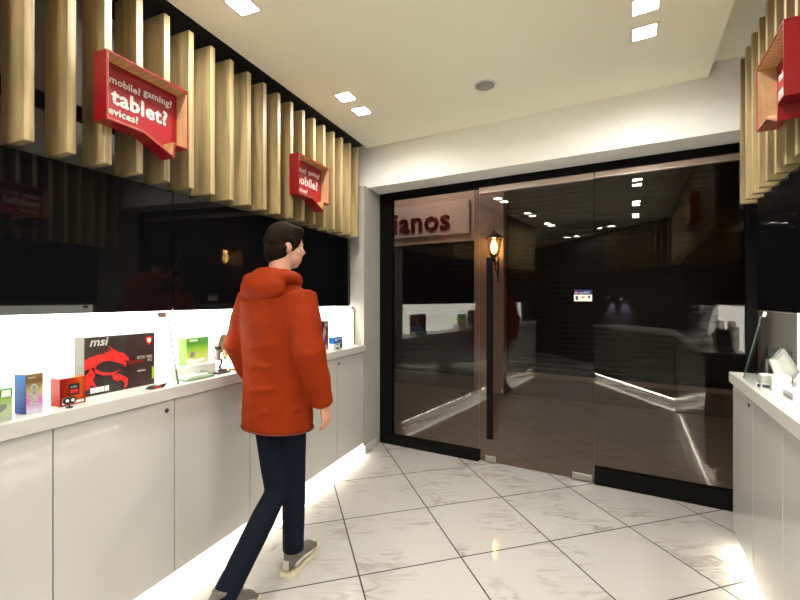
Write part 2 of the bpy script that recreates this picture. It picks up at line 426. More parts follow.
# ------------------------------------------------------------------ slat screens
def slat_screen(label, f, xs, y0, depth, width, z0, z1, wd='wood'):
    t = thing('wooden_slat_screen', label, 'slat screen', f, xs[0], y0, 0)
    sm = B().box(0, width, 0, depth, z0, z1, .0025).mesh('slat'); sm.materials.append(M[wd])
    for x in xs:
        s = new_obj('slat', sm); s.parent = t; s.location = (x - xs[0], 0, 0)
    a, b = min(xs) - xs[0] - .05, max(xs) - xs[0] + width + .05
    for zc in (z0 + .24, z1 - .03):
        B().box(a, b, depth, depth + .04, zc - .03, zc + .03).obj('mounting_rail', M['frame'], t)
    return t
P_ = .1425
slat_screen('wall of pale oak vertical slats above the left display counter', 'L',
            [-.106 - .033 - k * P_ for k in range(33)], 0, .155, .033, 2.092, 2.925)
slat_screen('wall of pale oak vertical slats above the right display counter', 'R',
            [-.10 + k * P_ for k in range(30)], .05, .155, .033, 2.09, 2.985)
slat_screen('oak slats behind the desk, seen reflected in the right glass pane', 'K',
            [-.45 + k * P_ for k in range(14)], -.20, .155, .033, 2.09, 2.925, 'shaded_oak')

# ------------------------------------------------------------------ base cabinets
def cabinet(label, f, x0, x1, ndoor, locks, depth=.30, y0=0.):
    t = thing('base_cabinet', label, 'cabinet', f, x0, y0, 0)
    w = x1 - x0; z0, z1 = .11, .998
    B().box(.001, w - .001, .019, depth, z0, z1).obj('carcass', M['gloss'], t)
    B().box(.001, w - .001, .075, depth, 0.0, z0).obj('plinth', M['white'], t)
    dw = w / ndoor
    for k in range(ndoor):
        d = B().box(k * dw + .0022, (k + 1) * dw - .0022, 0, .018, z0 + .001, z1 - .004, .0012).obj('door', M['gloss'], t)
        for lk in locks:
            if lk[0] == k:
                Mx = Matrix.Translation((k * dw + lk[1], 0, .945)) @ Matrix.Rotation(PI/2, 4, 'X')
                B().lathe([(.011, -.001), (.0115, .003), (.010, .004), (.006, .004), (.006, .002)], mtx=Mx).obj('cam_lock', M['carcass'], d)['label'] = 'dark keyhole lock'
    return t
G1 = 'white base cabinets under the left counter'
NTH = ['single-door white cabinet at the far end of the left counter',
       'two-door white cabinet right behind the walking person',
       'two-door white cabinet with round lock under the large black box',
       'white cabinet at the left photo edge under the small blue box',
       'white cabinet past the left photo edge, fifth from the glass door']
ends = [0., -.4997, -1.541, -2.611, -3.68, -4.75]
for k in range(5):
    x1, x0 = ends[k], ends[k+1]; n = 1 if k == 0 else 2
    lk = [(0, .028)] if k == 0 else [(0, (x1 - x0) / 2 - .045)]
    cabinet(NTH[k], 'L', x0, x1, n, lk, group if False else .30)
RD = [('white gloss right cabinet at the counter end nearest the glass door', 0., .951), ('white gloss right cabinet second from the glass door', .951, 1.90), ('white gloss right cabinet third from the glass door, beside the camera', 1.90, 2.60)]
for lb, a, b in RD: cabinet(lb, 'R', a, b, 2, [(0, .395)], .30)
def led_strip(label, f, x0, x1, y, z, m, w=.03, h=.012, down=True):
    t = thing('led_strip_light', label, 'led light', f, x0, y, z)
    B().box(0, x1 - x0, 0, w, 0, h).obj('channel', M['plastic'], t)
    B().box(0.004, x1 - x0 - .004, .003, w - .003, -.004, -.0005).obj('diffuser', m, t)
    return t
led_strip('glowing strip light under the toe edge of the left cabinets', 'L', -4.74, -.01, .028, .097, M['kick'])
led_strip('glowing strip light under the toe edge of the right cabinets', 'R', .01, 2.58, .028, .097, M['kick'])

# counters
def counter(label, f, x0, x1):
    t = B().box(x0, x1, -.02, .308, 1.0, 1.06, .003).obj('countertop', M['white'], None, f)
    return tag(t, label, 'countertop')
counter('long continuous white countertop of the left display wall', 'L', -4.75, 0)
counter('white countertop of the right display counter', 'R', 0, 2.62)

# ------------------------------------------------------------------ lit display niches and black upper cabinets
def niche(label, f, x0, x1, div, ends_, back, led0, lm):
    t = thing('display_niche', label, 'display case', f, x0, 0, 1.06)
    w = x1 - x0
    B().box(0, w, .285, .299, 0.0005, .380).obj('back_panel', back, t)
    for e in ends_:
        B().box(e - x0 - .009, e - x0 + .009, .10, .284, 0.0005, .374).obj('end_panel', M['panel'], t)
    for d in div:
        B().box(d - x0 - .009, d - x0 + .009, .12, .284, 0.0005, .374).obj('divider', M['panel'], t)
    B().box(led0, w - .02, .105, .135, .3885, .3925).obj('light_channel', M['plastic'], t)
    B().box(led0 + .005, w - .025, .108, .132, .385, .388).obj('light_diffuser', lm, t)
    return t
niche('bright white lit niche above the left counter with product boxes', 'L', -4.7, -.012, [-2.83, -4.0], [-.03], M['lightpanel'], .02, M['led'])
niche('lit niche above the right counter with a black wedge and boxes', 'R', .03, 2.6, [1.35], [], M['lightpanel'], .32, M['led2'])
def upper(label, f, x0, x1, hinge):
    t = thing('upper_cabinet', label, 'upper cabinet', f, x0, .09, 0)
    w = x1 - x0
    B().box(.001, w - .001, .008, .212, 1.4535, 2.07).obj('carcass', M['carcass'], t)
    B().box(.0015, w - .0015, 0, .007, 1.440, 2.075, .001).obj('glass_front', M['black'], t)
    return t
for lb, a, b in (('black glass upper cabinet under the larger red sign', -3.55, -2.015),
                 ('black glass upper cabinet behind the head of the walking person', -2.013, -.108),
                 ('black glass upper cabinet on the left wall, out past the photo edge', -4.74, -3.552)):
    upper(lb, 'L', a, b, None)
for lb, a, b in (('black glass upper cabinet on the right wall nearest the glass door', .12, 1.5), ('black glass upper cabinet on the right wall beside the camera', 1.502, 2.62)):
    upper(lb, 'R', a, b, None)
def slant_pane(label, f, x0, x1, clips, ytop=.086, end=None):
    t = thing('display_glass_pane', label, 'glass pane', f, x0, 0, 1.0615)
    w = x1 - x0; th = .005
    b = B(); b.prism([(0.004, 0), (.004 + th, 0), (ytop + th, .374), (ytop, .374)], 0, w, 'x')
    b.obj('pane', M['case'], t)
    for e0 in (0, w - .0035):
        B().prism([(.0042, .0005), (.0086, .0005), (ytop + .0044, .3735), (ytop + .0002, .3735)], -.0026 if e0 == 0 else w + .0002, -.0002 if e0 == 0 else w + .0026, 'x').obj('polished_edge', M['glassedge'], t)
    for c in clips:
        ca = math.atan2(ytop - .004, .374)
        Mx = Matrix.Translation((c - x0, ytop - .004, .360)) @ Matrix.Rotation(-ca, 4, 'X')
        B().box(-.024, .024, -.004, .011, -.014, .014, .002, Mx).obj('clip', M['steel'], t)
    return t
slant_pane('tilted glass front over the large black and red box on the left counter', 'L', -3.54, -2.052, [-2.085, -3.4])
slant_pane('tilted glass front of the left niche behind the walking person', 'L', -2.046, -.045, [-.09])
slant_pane('tilted glass front of the left niche past the photo edge', 'L', -4.7, -3.546, [-3.6])
slant_pane('tilted glass front of the right counter with a visible slanted end edge', 'R', .235, 1.55, [.262, 1.5])
slant_pane('tilted glass front of the right counter beside the camera', 'R', 1.556, 2.6, [1.6])

# ------------------------------------------------------------------ speech bubble signs
def bubble(f, x0, y, z0, label, words, w=.40, h=.292, d=.083):
    t = thing('speech_bubble_sign', label, 'sign', f, x0, y, z0)
    o = [(0, 0), (.165, 0), (.318, -.066), (.326, 0), (w, 0), (w, h), (0, h)]
    i1 = inset(o, .007); i2 = inset(o, .011)
    B().ring(o, i1, -d, -.001).obj('outer_frame', M['red'], t)
    B().ring(i1, i2, -d + .004, -.012).obj('inner_lining', M['lining'], t)
    B().prism(i1, -.012, -.002).obj('back_panel', M['redpanel'], t)
    for (s, x, z, wd) in words:
        text('lettering', s, M['letter'], t, x, z, -.0125, width=wd, bold=.030, space=1.06)
    return t
bubble('L', -2.463, 0, 2.253, 'larger red speech bubble sign reading tablet? on the left slats',
       [('mobile?', .058, .195, .138), ('gaming?', .212, .208, .148), ('tablet?', .066, .108, .268), ('devices?', .030, .058, .155)])
bubble('L', -1.15, 0, 2.25, 'red speech bubble sign reading mobile? on the left slats, farther from the camera',
       [('tablet?', .044, .195, .140), ('gaming?', .215, .208, .148), ('mobile?', .044, .108, .290), ('devices?', .050, .050, .150)])
bubble('R', .70, .05, 2.275, 'red speech bubble sign cut off by the right edge of the photo',
       [('tablet?', .044, .195, .140), ('gaming?', .215, .208, .148), ('mobile?', .044, .108, .290), ('devices?', .050, .050, .150)])

# ------------------------------------------------------------------ glass front
t = new_obj('window_1', None); P = wor('G', 0, 0); t.location = (P.x, P.y, 0); t.rotation_euler = (0, 0, ang('G')); t['kind'] = 'structure'
B().box(0, .165, -.03, .04, 0, 2.602).obj('jamb', M['frame'], t)
B().box(.165, 1.098, -.03, .04, 0, .095).obj('sill', M['frame'], t)
B().box(.165, 3.04, -.03, .04, 2.535, 2.602).obj('head', M['frame'], t)
B().box(.165, 1.096, 0, .010, .096, 2.534).obj('pane', M['glass'], t)
B().box(3.04, 3.10, -.03, .04, 0, 2.602).obj('jamb', M['frame'], t)
B().box(2.075, 3.04, -.028, .038, 0.0, .135).obj('sill', M['frame'], t)
B().box(2.075, 3.04, -.016, .026, 2.488, 2.534).obj('rail', M['rail'], t)
B().box(2.075, 3.038, 0, .010, .136, 2.487).obj('pane', M['glass'], t)
t = new_obj('door_1', None); P = wor('G', 1.104, 0); t.location = (P.x, P.y, 0); t.rotation_euler = (0, 0, ang('G')); t['kind'] = 'structure'
B().box(0, .964, 0, .010, .012, 2.48).obj('pane', M['glass'], t)
B().box(.0, .964, -.016, .026, 2.481, 2.534).obj('rail', M['rail'], t)
for a, b in ((.055, .155), (.80, .955)):
    B().box(a, b, -.008, .018, .008, .062, .003).obj('patch_fitting', M['steel'], t)
hb = B().box(.095, .145, -.10, -.06, .248, 1.88, .003)
hb.obj('handle', M['frame'], t)
for zz in (.45, 1.68):
    B().tube([(.12, -.065, zz), (.12, 0, zz)], .012).obj('handle_post', M['frame'], t)
st = B().box(.815, .952, -.0015, -.0003, 1.486, 1.580).obj('sticker', M['plastic'], t); st['label'] = 'small blue and white card-payment sticker'
navy = mat('navy_print', (.012, .012, .12), .4)
B().box(.815, .952, -.0022, -.0016, 1.540, 1.580).obj('band', navy, st)
text('lettering', 'cardlink', M['letter'], st, .852, 1.551, -.0023, width=.085, bold=.01, depth=.0006)
pr1 = mat('pink_print', (.75, .18, .14), .4); ink = mat('dark_ink', (.03, .03, .05), .4)
B().ball((.838, -.0024, 1.557), (.008, .0008, .008), 2).ball((.828, -.0024, 1.557), (.008, .0008, .008), 2).obj('emblem', pr1, st)
B().box(.828, .846, -.0022, -.0016, 1.496, 1.530).obj('card_mark', ink, st)
B().box(.872, .895, -.0022, -.0016, 1.510, 1.528).obj('card_mark', pr1, st)
B().box(.922, .938, -.0022, -.0016, 1.510, 1.530).obj('card_mark', navy, st)

# ------------------------------------------------------------------ ceiling fittings
def dl_proto():
    t = thing('downlight', 'x', 'ceiling light', 'L', 0, 0, dz)
    s = .058; o = [(-.072, -.072), (.072, -.072), (.072, .072), (-.072, .072)]; i = [(-s, -s), (s, -s), (s, s), (-s, s)]
    B().ring(o, i, -.004, -.0002, 'z').obj('bezel', M['plastic'], t)
    B().box(-s + .006, s - .006, -s + .006, s - .006, -.003, -.0006).obj('diffuser', M['down'], t)
    al = bpy.data.lights.new('downlight_lamp', 'AREA'); al.shape = 'SQUARE'; al.size = .1; al.energy = 3.3; al.color = (1., .955, .865); al.spread = rad(164)
    lo = new_obj('downlight_lamp', al); lo.parent = t; lo.location = (0, 0, -.0065)
    return t
proto = dl_proto(); used = False
def downlight(f, x, y, label):
    global used
    o = proto if not used else copy_tree(proto); used = True
    P = wor(f, x, y); o.location = (P.x, P.y, dz); o.rotation_euler = (0, 0, ang(f)); o['label'] = label; o['category'] = 'ceiling light'; o['group'] = 'square recessed ceiling downlights'
rowL = [(-.673, -.922), (-1.953, -2.205), (-3.25, -3.52), (-4.44, -4.70)]
rowR = [(.507, .753), (1.65, 1.91), (2.98, 3.21), (4.06, 4.32)]
ORD = ['first', 'second', 'third', 'fourth']
for k, (a, b) in enumerate(rowL):
    downlight('L', a, -.33, f'downlight along the left slats, {ORD[k]} pair from the door, nearer one')
    downlight('L', b, -.33, f'downlight along the left slats, {ORD[k]} pair from the door, farther one')
for k, (a, b) in enumerate(rowR):
    downlight('R', a, -.476, f'downlight along the right slats, {ORD[k]} pair from the door, nearer one')
    downlight('R', b, -.476, f'downlight along the right slats, {ORD[k]} pair from the door, farther one')
for k, (p, w1, w2) in enumerate([((-1.40, -1.55), 'near the back wall', 0), ((-2.6, -2.12), 'in the side passage back half', 0), ((-3.1, -1.1), 'in the side passage front half', 0)]):
    for j, dx in enumerate((-.125, .125)):
        downlight('O', p[0] + dx, p[1], f'downlight {w1} behind the camera, {"left" if j == 0 else "right"} one of the pair')
def disc_speaker(P, label):
    t = thing('ceiling_speaker', label, 'speaker', 'O', P[0], P[1], dz)
    B().lathe([(.074, -.0003), (.078, -.002), (.077, -.006), (.066, -.007)]).obj('rim', M['plastic'], t)
    B().lathe([(.065, -.0075), (.05, -.010), (.002, -.011)]).obj('grille', M['grille'], t)
disc_speaker((.590, 2.883), 'round grey ceiling speaker before the cream beam')
disc_speaker((.38, .32), 'round ceiling speaker above the camera, seen only in reflection')
t = thing('air_conditioner', 'square ceiling air conditioner cassette behind the camera, seen only in reflection', 'air conditioner', 'K', .75, -1.05, dz)
B().box(-.42, .42, -.42, .42, -.03, -.0003, .006).obj('cover', M['plastic'], t)
for k in range(4):
    Mx = Matrix.Rotation(k * PI / 2, 4, 'Z')
    B().box(-.30, .30, -.38, -.33, -.034, -.0305, 0, Mx).obj('louvre', M['carcass'], t)
B().box(-.26, .26, -.26, .26, -.036, -.0305).obj('intake_grille', M['grille'], t)

# ------------------------------------------------------------------ service desk behind the camera (seen in reflection)
t = thing('service_desk', 'white service desk reflected in the right glass pane', 'desk', 'D', .0, 0, 0)
B().box(0.1, 2.2, 0.0, .55, .10, .98).obj('front_body', mat('grey_lacquer', (.17, .155, .14), .2), t)
B().box(0.1, 2.2, .06, .5, 0, .10).obj('plinth', M['white'], t)
B().box(0.1, 2.22, -.02, .58, .981, 1.02, .003).obj('worktop', M['white'], t)
B().box(0.12, 2.19, .012, .035, .075, .085).obj('light_strip', M['kick'], t)
e = B().ball((1.25, -.002, .70), (.035, .003, .035), 2).box(1.235, 1.265, -.004, 0, .58, .67).box(1.20, 1.30, -.004, 0, .585, .60)
e.obj('emblem', ink, t)

for k, kx in enumerate((1.41, 1.0)):
    t = thing('wall_spotlight', f'small wall downlight over the desk back wall, {("left", "right")[k]} one in the glass reflection', 'wall light', 'K', kx, -.10, 1.50)
    B().lathe([(.025, 0), (.027, .01), (.027, .075), (.02, .08)]).obj('housing', M['steel'], t)
    B().box(-.012, .012, .02, .098, .03, .05).obj('arm', M['steel'], t)
    B().lathe([(.021, -.003), (.021, -.0005)]).obj('lens', M['led'], t)
    sp = bpy.data.lights.new('spot_lamp', 'SPOT'); sp.energy = 70; sp.color = (.86, .84, 1.); sp.spot_size = rad(75); sp.spot_blend = .6; sp.shadow_soft_size = .015
    lo = new_obj('spot_lamp', sp); lo.parent = t; lo.location = (0, .02, -.008); lo.rotation_euler = (rad(14), 0, 0)
# ------------------------------------------------------------------ street outside
struct('wall_opposite', B().box(-4, 7, 3.0, 3.2, 0, 4.4), M['facade'], 'G')
t = thing('shop_sign', 'pale sign with dark red letters ianos above the shutter across the passage', 'sign', 'G', -2.6, 2.9, 0)
B().box(0, 2.685, 0, .095, 2.487, 3.37).obj('surround', M['signedge'], t)
B().box(.10, 2.575, -.05, -.002, 2.612, 3.17, .006).obj('board', M['signface'], t)
text('lettering', 'ianos', M['signred'], t, 1.155, 2.700, -.051, width=1.075, bold=.03, depth=.02, space=1.05)
def shutter(label, x0, x1, z0, z1, m, y=2.93):
    t = thing('roller_shutter', label, 'shutter', 'G', x0, y, 0)
    B().box(0, x1 - x0, 0, .06, z0 + .08, z1).obj('curtain', m, t)
    B().box(0, x1 - x0, -.012, .06, z0, z0 + .078).obj('bottom_rail', M['frame'], t)
shutter('blue-black roller shutter under the pale sign across the passage', -2.6, .08, .21, 2.485, M['shut_blue'])
shutter('brown-black roller shutter behind the glass door, right of the stone pillar', .59, 3.6, .36, 3.6, M['shut_brown'])
tag(B().box(-2.6, .08, 2.84, 2.995, 0, .209, .005).obj('stone_plinth', M['stone'], None, 'G'), 'brown stone plinth below the blue-black shutter', 'plinth')
t = thing('stone_step', 'brown stone plinth with pale ledge below the brown-black shutter', 'plinth', 'G', .59, 2.84, 0)
B().box(0, 3.01, .02, .155, 0, .300).obj('riser', M['stone'], t)
B().box(0, 3.01, 0, .155, .301, .359, .004).obj('ledge', M['ledge'], t)
struct('trim_2', B().box(.09, .575, 2.78, 2.995, 0, 4.2, .006), M['pink'], 'G')
# lantern on its bracket
t = thing('wall_lantern', 'lit black street lantern on the stone pillar, seen through the door glass', 'lantern', 'G', .49, 2.55, 2.14)
b = B(); b.use(M['iron'])
def taper(b, r0, z0, r1, z1):
    b.lathe([(r0, z0), (r1, z1)], seg=6)
taper(b, .03, 0.0, .075, .05); b.lathe([(.02, -.06), (.028, -.03), (.02, 0)], seg=10)
b.obj('base', M['iron'], t)
c = B(); zb, zt, rb, rt = .05, .30, .072, .125
for k in range(6):
    a = k * PI / 3
    c.tube([(rb * math.cos(a), rb * math.sin(a), zb), (rt * math.cos(a), rt * math.sin(a), zt)], .006, 6)
for z, r in ((zb, rb), (zt, rt), ((zb + zt) / 2, (rb + rt) / 2)):
    pts = [(r * math.cos(k * PI / 3), r * math.sin(k * PI / 3), z) for k in range(7)]
    for p, q in zip(pts, pts[1:]): c.tube([p, q], .005, 6)
c.obj('cage', M['iron'], t)
B().lathe([(.145, .30), (.14, .315), (.07, .37), (.03, .39), (.022, .42), (.006, .44)], seg=6).obj('roof', M['iron'], t)
B().lathe([(.014, .06), (.044, .12), (.052, .18), (.034, .24), (.010, .27)], seg=12).obj('bulb', M['bulb'], t)
g = B().lathe([(rb - .006, zb + .002), (rt - .008, zt - .002)], seg=6).obj('glazing', M['amber'], t)
b = B()
b.tube([(0, 0, -.05), (0, .06, -.09), (0, .14, -.08), (0, .228, -.02)], .013, 8)
b.tube([(0, .228, .05), (0, .225, -.36)], .012, 8)
b.tube([(0, .03, -.075), (0, .07, -.16), (0, .15, -.22), (0, .215, -.30)], .010, 8)
b.obj('bracket', M['iron'], t)
pl_ = bpy.data.lights.new('lantern_glow', 'POINT'); pl_.energy = 2; pl_.color = (1., .62, .28); pl_.shadow_soft_size = .03
lo = new_obj('lantern_glow', pl_); lo.parent = t; lo.location = (0, -.0, .28)
t2 = copy_tree(t); P = wor('G', 3.87, 2.55); t2.location = (P.x, P.y, 2.14)
t2['label'] = 'second street lantern across the passage, seen mirrored in the black upper cabinet'; t['group'] = t2['group'] = 'street lanterns'
struct('trim_3', B().box(3.66, 4.08, 2.78, 2.995, 0, 4.2, .006), M['pink'], 'G')
sl = bpy.data.lights.new('added_sign_fill', 'POINT'); sl.energy = 60; sl.color = (1., .80, .66); sl.shadow_soft_size = .25  # unseen light added to brighten the sign across the passage
sl.energy = 32; so = new_obj('added_sign_fill', sl); P = wor('G', -.55, 2.0); so.location = (P.x, P.y, 4.2); so.parent = None

# ------------------------------------------------------------------ products on the left counter
CT = 1.0602
def carton(label, f, x0, x1, y0, y1, z0, z1, m, rz=0, name='product_box', side=None):
    t = thing(name, label, 'box', f, x0, y0, z0, rz=rz)
    t['_w'] = x1 - x0
    b = B(); b.use(m).box(0, x1 - x0, 0, y1 - y0, 0, z1 - z0, .0012)
    o = b.obj('carton', m, t)
    del t['_w']
    return t
blackred = mat('black_printed_card', (.018, .012, .012), .35, var=.3)
t = carton('large black box with a red dragon emblem standing on the left counter', 'L', -2.412, -2.074, .148, .222, CT, CT + .268, blackred, name='graphics_card_box')
greyprint = mat('silver_grey_print', (.12, .115, .10), .5, spec=.1); redprint = mat('bright_red_print', (.72, .012, .012), .4); greenprint = mat('lime_green_print', (.30, .62, .02), .4)
B().box(-.0012, -.0002, .002, .072, .085, .265).obj('side_print', greyprint, t)
def mp(px, py):  # emblem artwork measured on the box front
    u = (px - 147) / 420.; top = 110 - 33 * u; bot = 475 - 95 * u
    v = (bot - py) / (bot - top); return (u * .338, v * .268)
arts = [[(148,250),(175,230),(215,215),(262,209),(250,196),(285,200),(268,183),(302,196),(272,160),(335,200),(365,203),(398,235),(395,250),(372,246),(382,265),(375,288),(355,268),(325,260),(285,250),(245,255),(215,275),(200,300),(190,288),(165,320),(175,296),(148,312)],
        [(200,297),(240,322),(300,322),(342,303),(300,337),(240,339),(202,325)],
        [(149,345),(185,303),(202,335),(190,370),(212,415),(180,398),(165,428),(149,432)],
        [(298,340),(330,328),(387,352),(390,390),(366,422),(372,385),(350,362),(330,374),(303,364)]]
eb = B()
for a in arts: eb.prism([mp(*p) for p in a], -.0016, -.0004)
eb.obj('dragon_emblem', redprint, t)
text('lettering', 'msi', M['letter'], t, .022, .226, -.0006, width=.080, bold=.016, depth=.001, shear=.25)
text('lettering', 'GTX 980', M['letter'], t, .322, .140, -.0006, width=.080, bold=.004, depth=.001, align='RIGHT')
text('lettering', 'GAMING', redprint, t, .200, .122, -.0006, width=.078, bold=.004, depth=.001)
text('lettering', '4G', M['letter'], t, .322, .122, -.0006, width=.026, bold=.004, depth=.001, align='RIGHT')
shield = [(.287, .245), (.305, .252), (.323, .245), (.321, .222), (.305, .205), (.289, .222)]
B().prism(shield, -.0016, -.0004).obj('shield_emblem', redprint, t)
B().prism(inset(shield, .008), -.0024, -.0017).obj('shield_mark', M['letter'], t)
B().box(.238, .292, -.0016, -.0004, .070, .092).obj('badge', blackred, t)
text('lettering', 'GEFORCE', M['letter'], t, .243, .077, -.0017, width=.044, bold=.0, depth=.0006)
B().box(.322, .337, -.0016, -.0004, .030, .092).obj('green_strip', greenprint, t)
for k in range(4): B().box(.024 + k * .021, .042 + k * .021, -.0016, -.0004, .012, .036).obj('feature_icon', M['letter'], t)

def facecol(stops, **k): return gradient_mat('printed_card', stops, **k)
amd = facecol([(0, (.28, .01, .005)), (.45, (.50, .025, .008)), (.75, (.60, .10, .012)), (1, (.30, .012, .008))], axis='X', hi=.1)
t = carton('small orange-red processor box with a dark chip print, before the large black box', 'L', -2.556, -2.458, .060, .125, CT, CT + .113, amd, name='processor_box')
B().box(.030, .072, -.0014, -.0003, .040, .088).obj('chip_print', blackred, t)
B().box(.036, .066, -.0022, -.0015, .048, .064).obj('chip_band', redprint, t)
text('lettering', 'AMD', M['letter'], t, .0375, .070, -.0015, width=.026, bold=.01, depth=.0006)
B().box(.008, .09, -.0014, -.0003, .006, .016).obj('caption_band', M['letter'], t)

core = facecol([(0, (.75, .70, .85)), (.3, (.70, .18, .62)), (.55, (.55, .42, .20)), (.85, (.22, .10, .03)), (1, (.30, .18, .08))], hi=.15)
t = carton('small blue and multicoloured processor box at the left end of the lit niche', 'L', -2.672, -2.614, .052, .118, CT, CT + .152, core, name='processor_box')
t.rotation_euler.z += .10
blueprint = gradient_mat('blue_print', [(0, (.012, .04, .20)), (.5, (.002, .045, .20)), (1, (.001, .075, .28))], hi=.15, noise=.05)
B().box(-.0014, -.0003, .001, .065, .001, .150).obj('blue_side', blueprint, t)
text('lettering', 'CORE', M['letter'], t, .014, .112, -.0006, width=.085, bold=.05, depth=.0008, roty=PI/2)
text('lettering', 'intel', M['letter'], t, .006, .135, -.0006, width=.022, bold=.008, depth=.0008)

greenbox = facecol([(0, (.50, .52, .45)), (.35, (.55, .62, .40)), (.6, (.40, .55, .15)), (.8, (.06, .30, .03)), (1, (.05, .28, .03))], hi=.12, noise=.05)
t = carton('green-topped box with grey product picture at the far left photo edge', 'L', -2.84, -2.722, .035, .10, CT, CT + .115, greenbox, name='product_box')
gp = mat('grey_picture', (.25, .25, .24), .4)
B().prism([(.03, .02), (.07, .02), (.10, .045), (.10, .06), (.06, .06), (.03, .04)], -.0014, -.0003).obj('picture', gp, t)
B().box(.085, .112, -.0014, -.0003, .085, .11).obj('badge', M['letter'], t)

# white display block with green box, card and figure
blk = mat('white_acrylic_block', (.85, .85, .83), .3, var=.01)
tag(B().box(0, .30, 0, .14, 0, .062, .002).obj('display_block', blk, None, 'L', -1.985, .130, CT), 'low white display block under the green box on the left counter', 'display block')
gb = facecol([(0, (.62, .68, .50)), (.4, (.55, .66, .14)), (.7, (.28, .55, .06)), (1, (.08, .36, .05))], hi=.12, noise=.18)
t = carton('green and yellow box with a white figure picture on the white display block', 'L', -1.878, -1.722, .150, .215, CT + .0622, CT + .218, gb, name='product_box')
paleg = mat('pale_green_print', (.18, .27, .08), .5, spec=.1)
B().box(-.0014, -.0003, .002, .063, .002, .154).obj('side_print', paleg, t)
B().box(.02, .075, -.0014, -.0003, .135, .146).obj('caption', M['letter'], t)
B().prism([(.02, .05), (.05, .045), (.055, .07), (.03, .08)], -.0014, -.0003).obj('picture', gp, t)
B().prism([(0, .015), (.05, .005), (.12, .02), (.12, .035), (.05, .03), (0, .045)], -.0013, -.0003).obj('wave_print', M['letter'], t)
# figure with bent plates on a dark foot
t = thing('desk_figure', 'silver-grey bent plate figure on a dark foot before the green box', 'figure', 'L', -1.70, .075, CT)
shell = mat('warm_grey_shell', (.40, .35, .31), .35); dk = mat('dark_brown_plastic', (.05, .03, .025), .4)
B().box(-.05, .05, -.03, .03, 0, .012, .005).ball((0.01, 0, .016), (.035, .022, .012), 2).obj('foot', dk, t)
B().tube([(0, 0, .015), (-.012, 0, .040), (.004, 0, .060), (.0, 0, .085)], .007, 8).obj('stem', dk, t)
B().prism([(-.045, .085), (-.020, .075), (-.012, .12), (.018, .128), (.028, .075), (.040, .08), (.038, .14), (.0, .150), (-.03, .14)], -.012, .012).obj('lower_plate', shell, t)
B().prism([(-.040, .155), (-.022, .215), (.0, .232), (.026, .23), (.022, .17), (.012, .152)], -.014, .012).obj('upper_plate', shell, t)
B().box(-.040, -.012, -.016, .014, .142, .162, .003).box(.0, .035, -.016, .014, .138, .152, .003).obj('joint', dk, t)
# graphics card lying before the green box
t = thing('graphics_card', 'green-white graphics card lying before the green box', 'graphics card', 'L', -1.975, .076, CT)
pcb = mat('pale_green_board', (.38, .62, .42), .4); 
B().box(0, .17, -.045, .045, .004, .010, .001).obj('board', pcb, t)
B().box(.01, .15, -.04, .04, .0105, .024, .004).obj('shroud', M['plastic'], t)
for q in (.045, .115): B().lathe([(.026, .0245), (.026, .026), (.008, .026), (.008, .029), (.002, .029)], cx=q, seg=18).obj('fan', gp, t)
B().box(.17, .173, -.05, .05, 0, .03).obj('bracket', M['steel'], t)
# orange gadget partly behind the walker
og = mat('orange_plastic', (.62, .12, .02), .4)
t = thing('orange_gadget', 'small orange rounded gadget on a base, left of the walker on the counter', 'gadget', 'L', -1.56, .075, CT)
B().box(-.05, .05, -.035, .035, 0, .012, .004).obj('base', og, t)
for zc, r in ((.045, .030), (.098, .026)):
    b = B(); b.tube([(r * math.cos(a * PI / 8), 0, zc + r * math.sin(a * PI / 8)) for a in range(17)], .010, 8); b.obj('ring', og, t)
# small items on the counter edge
t = thing('price_tag', 'small round black and white tag on a pin before the orange-red box', 'price tag', 'L', -2.545, .016, CT)
B().tube([(0, 0, 0), (0, 0, .018)], .0025, 6).obj('pin', M['carcass'], t)
B().lathe([(.012, 0), (.012, .004)], seg=14).obj('foot', M['carcass'], t)
for dx in (-.010, .010):
    Mx = Matrix.Translation((dx, 0, .030)) @ Matrix.Rotation(PI/2, 4, 'X')
    B().lathe([(.014, -.003), (.014, .003), (.011, .004), (.011, .001)], mtx=Mx).obj('disc', M['carcass'], t)
    Mx = Matrix.Translation((dx, -.0042, .030)) @ Matrix.Rotation(PI/2, 4, 'X')
    B().lathe([(.006, -.001), (.006, .001)], mtx=Mx).obj('mark', M['letter'], t)
t = thing('price_card', 'small dark red wedge-shaped card lying before the large black box', 'price card', 'L', -2.19, .045, CT)
B().prism([(0, 0), (.075, 0), (.095, .018), (.06, .016), (.02, .010)], -.02, .02).obj('card', blackred, t)
B().prism([(.02, .0), (.05, 0), (.06, .010), (.03, .008)], -.0215, -.0202).obj('red_print', redprint, t)
# boxes right of the walker
dr = facecol([(0, (.30, .22, .18)), (.25, (.12, .02, .015)), (.6, (.16, .012, .010)), (1, (.03, .012, .01))], hi=.24, noise=.3)
t = carton('dark red game-style box with pale figure print right of the walker', 'L', -.70, -.437, .125, .20, CT, CT + .252, dr, name='product_box')
tan = mat('tan_print', (.45, .33, .26), .4)
B().prism([(.16, .06), (.185, .055), (.20, .11), (.225, .15), (.21, .19), (.19, .20), (.175, .15), (.16, .11)], -.0014, -.0003).obj('figure_print', tan, t)
B().box(.04, .14, -.0014, -.0003, .02, .05).obj('caption', M['letter'], t)
B().box(.20, .245, -.0014, -.0003, .20, .235).obj('badge', gp, t)
bb = facecol([(0, (.80, .80, .80)), (.45, (.78, .80, .84)), (.55, (.03, .14, .55)), (1, (.02, .16, .62))], hi=.105, noise=.02)
t = carton('small blue and white box at the far end of the left counter', 'L', -.475, -.33, .045, .10, CT, CT + .108, bb, name='product_box')
B().box(.10, .143, -.0014, -.0003, .01, .05).obj('corner_print', ink, t)
B().box(.015, .05, -.0014, -.0003, .075, .095).obj('caption', M['letter'], t)
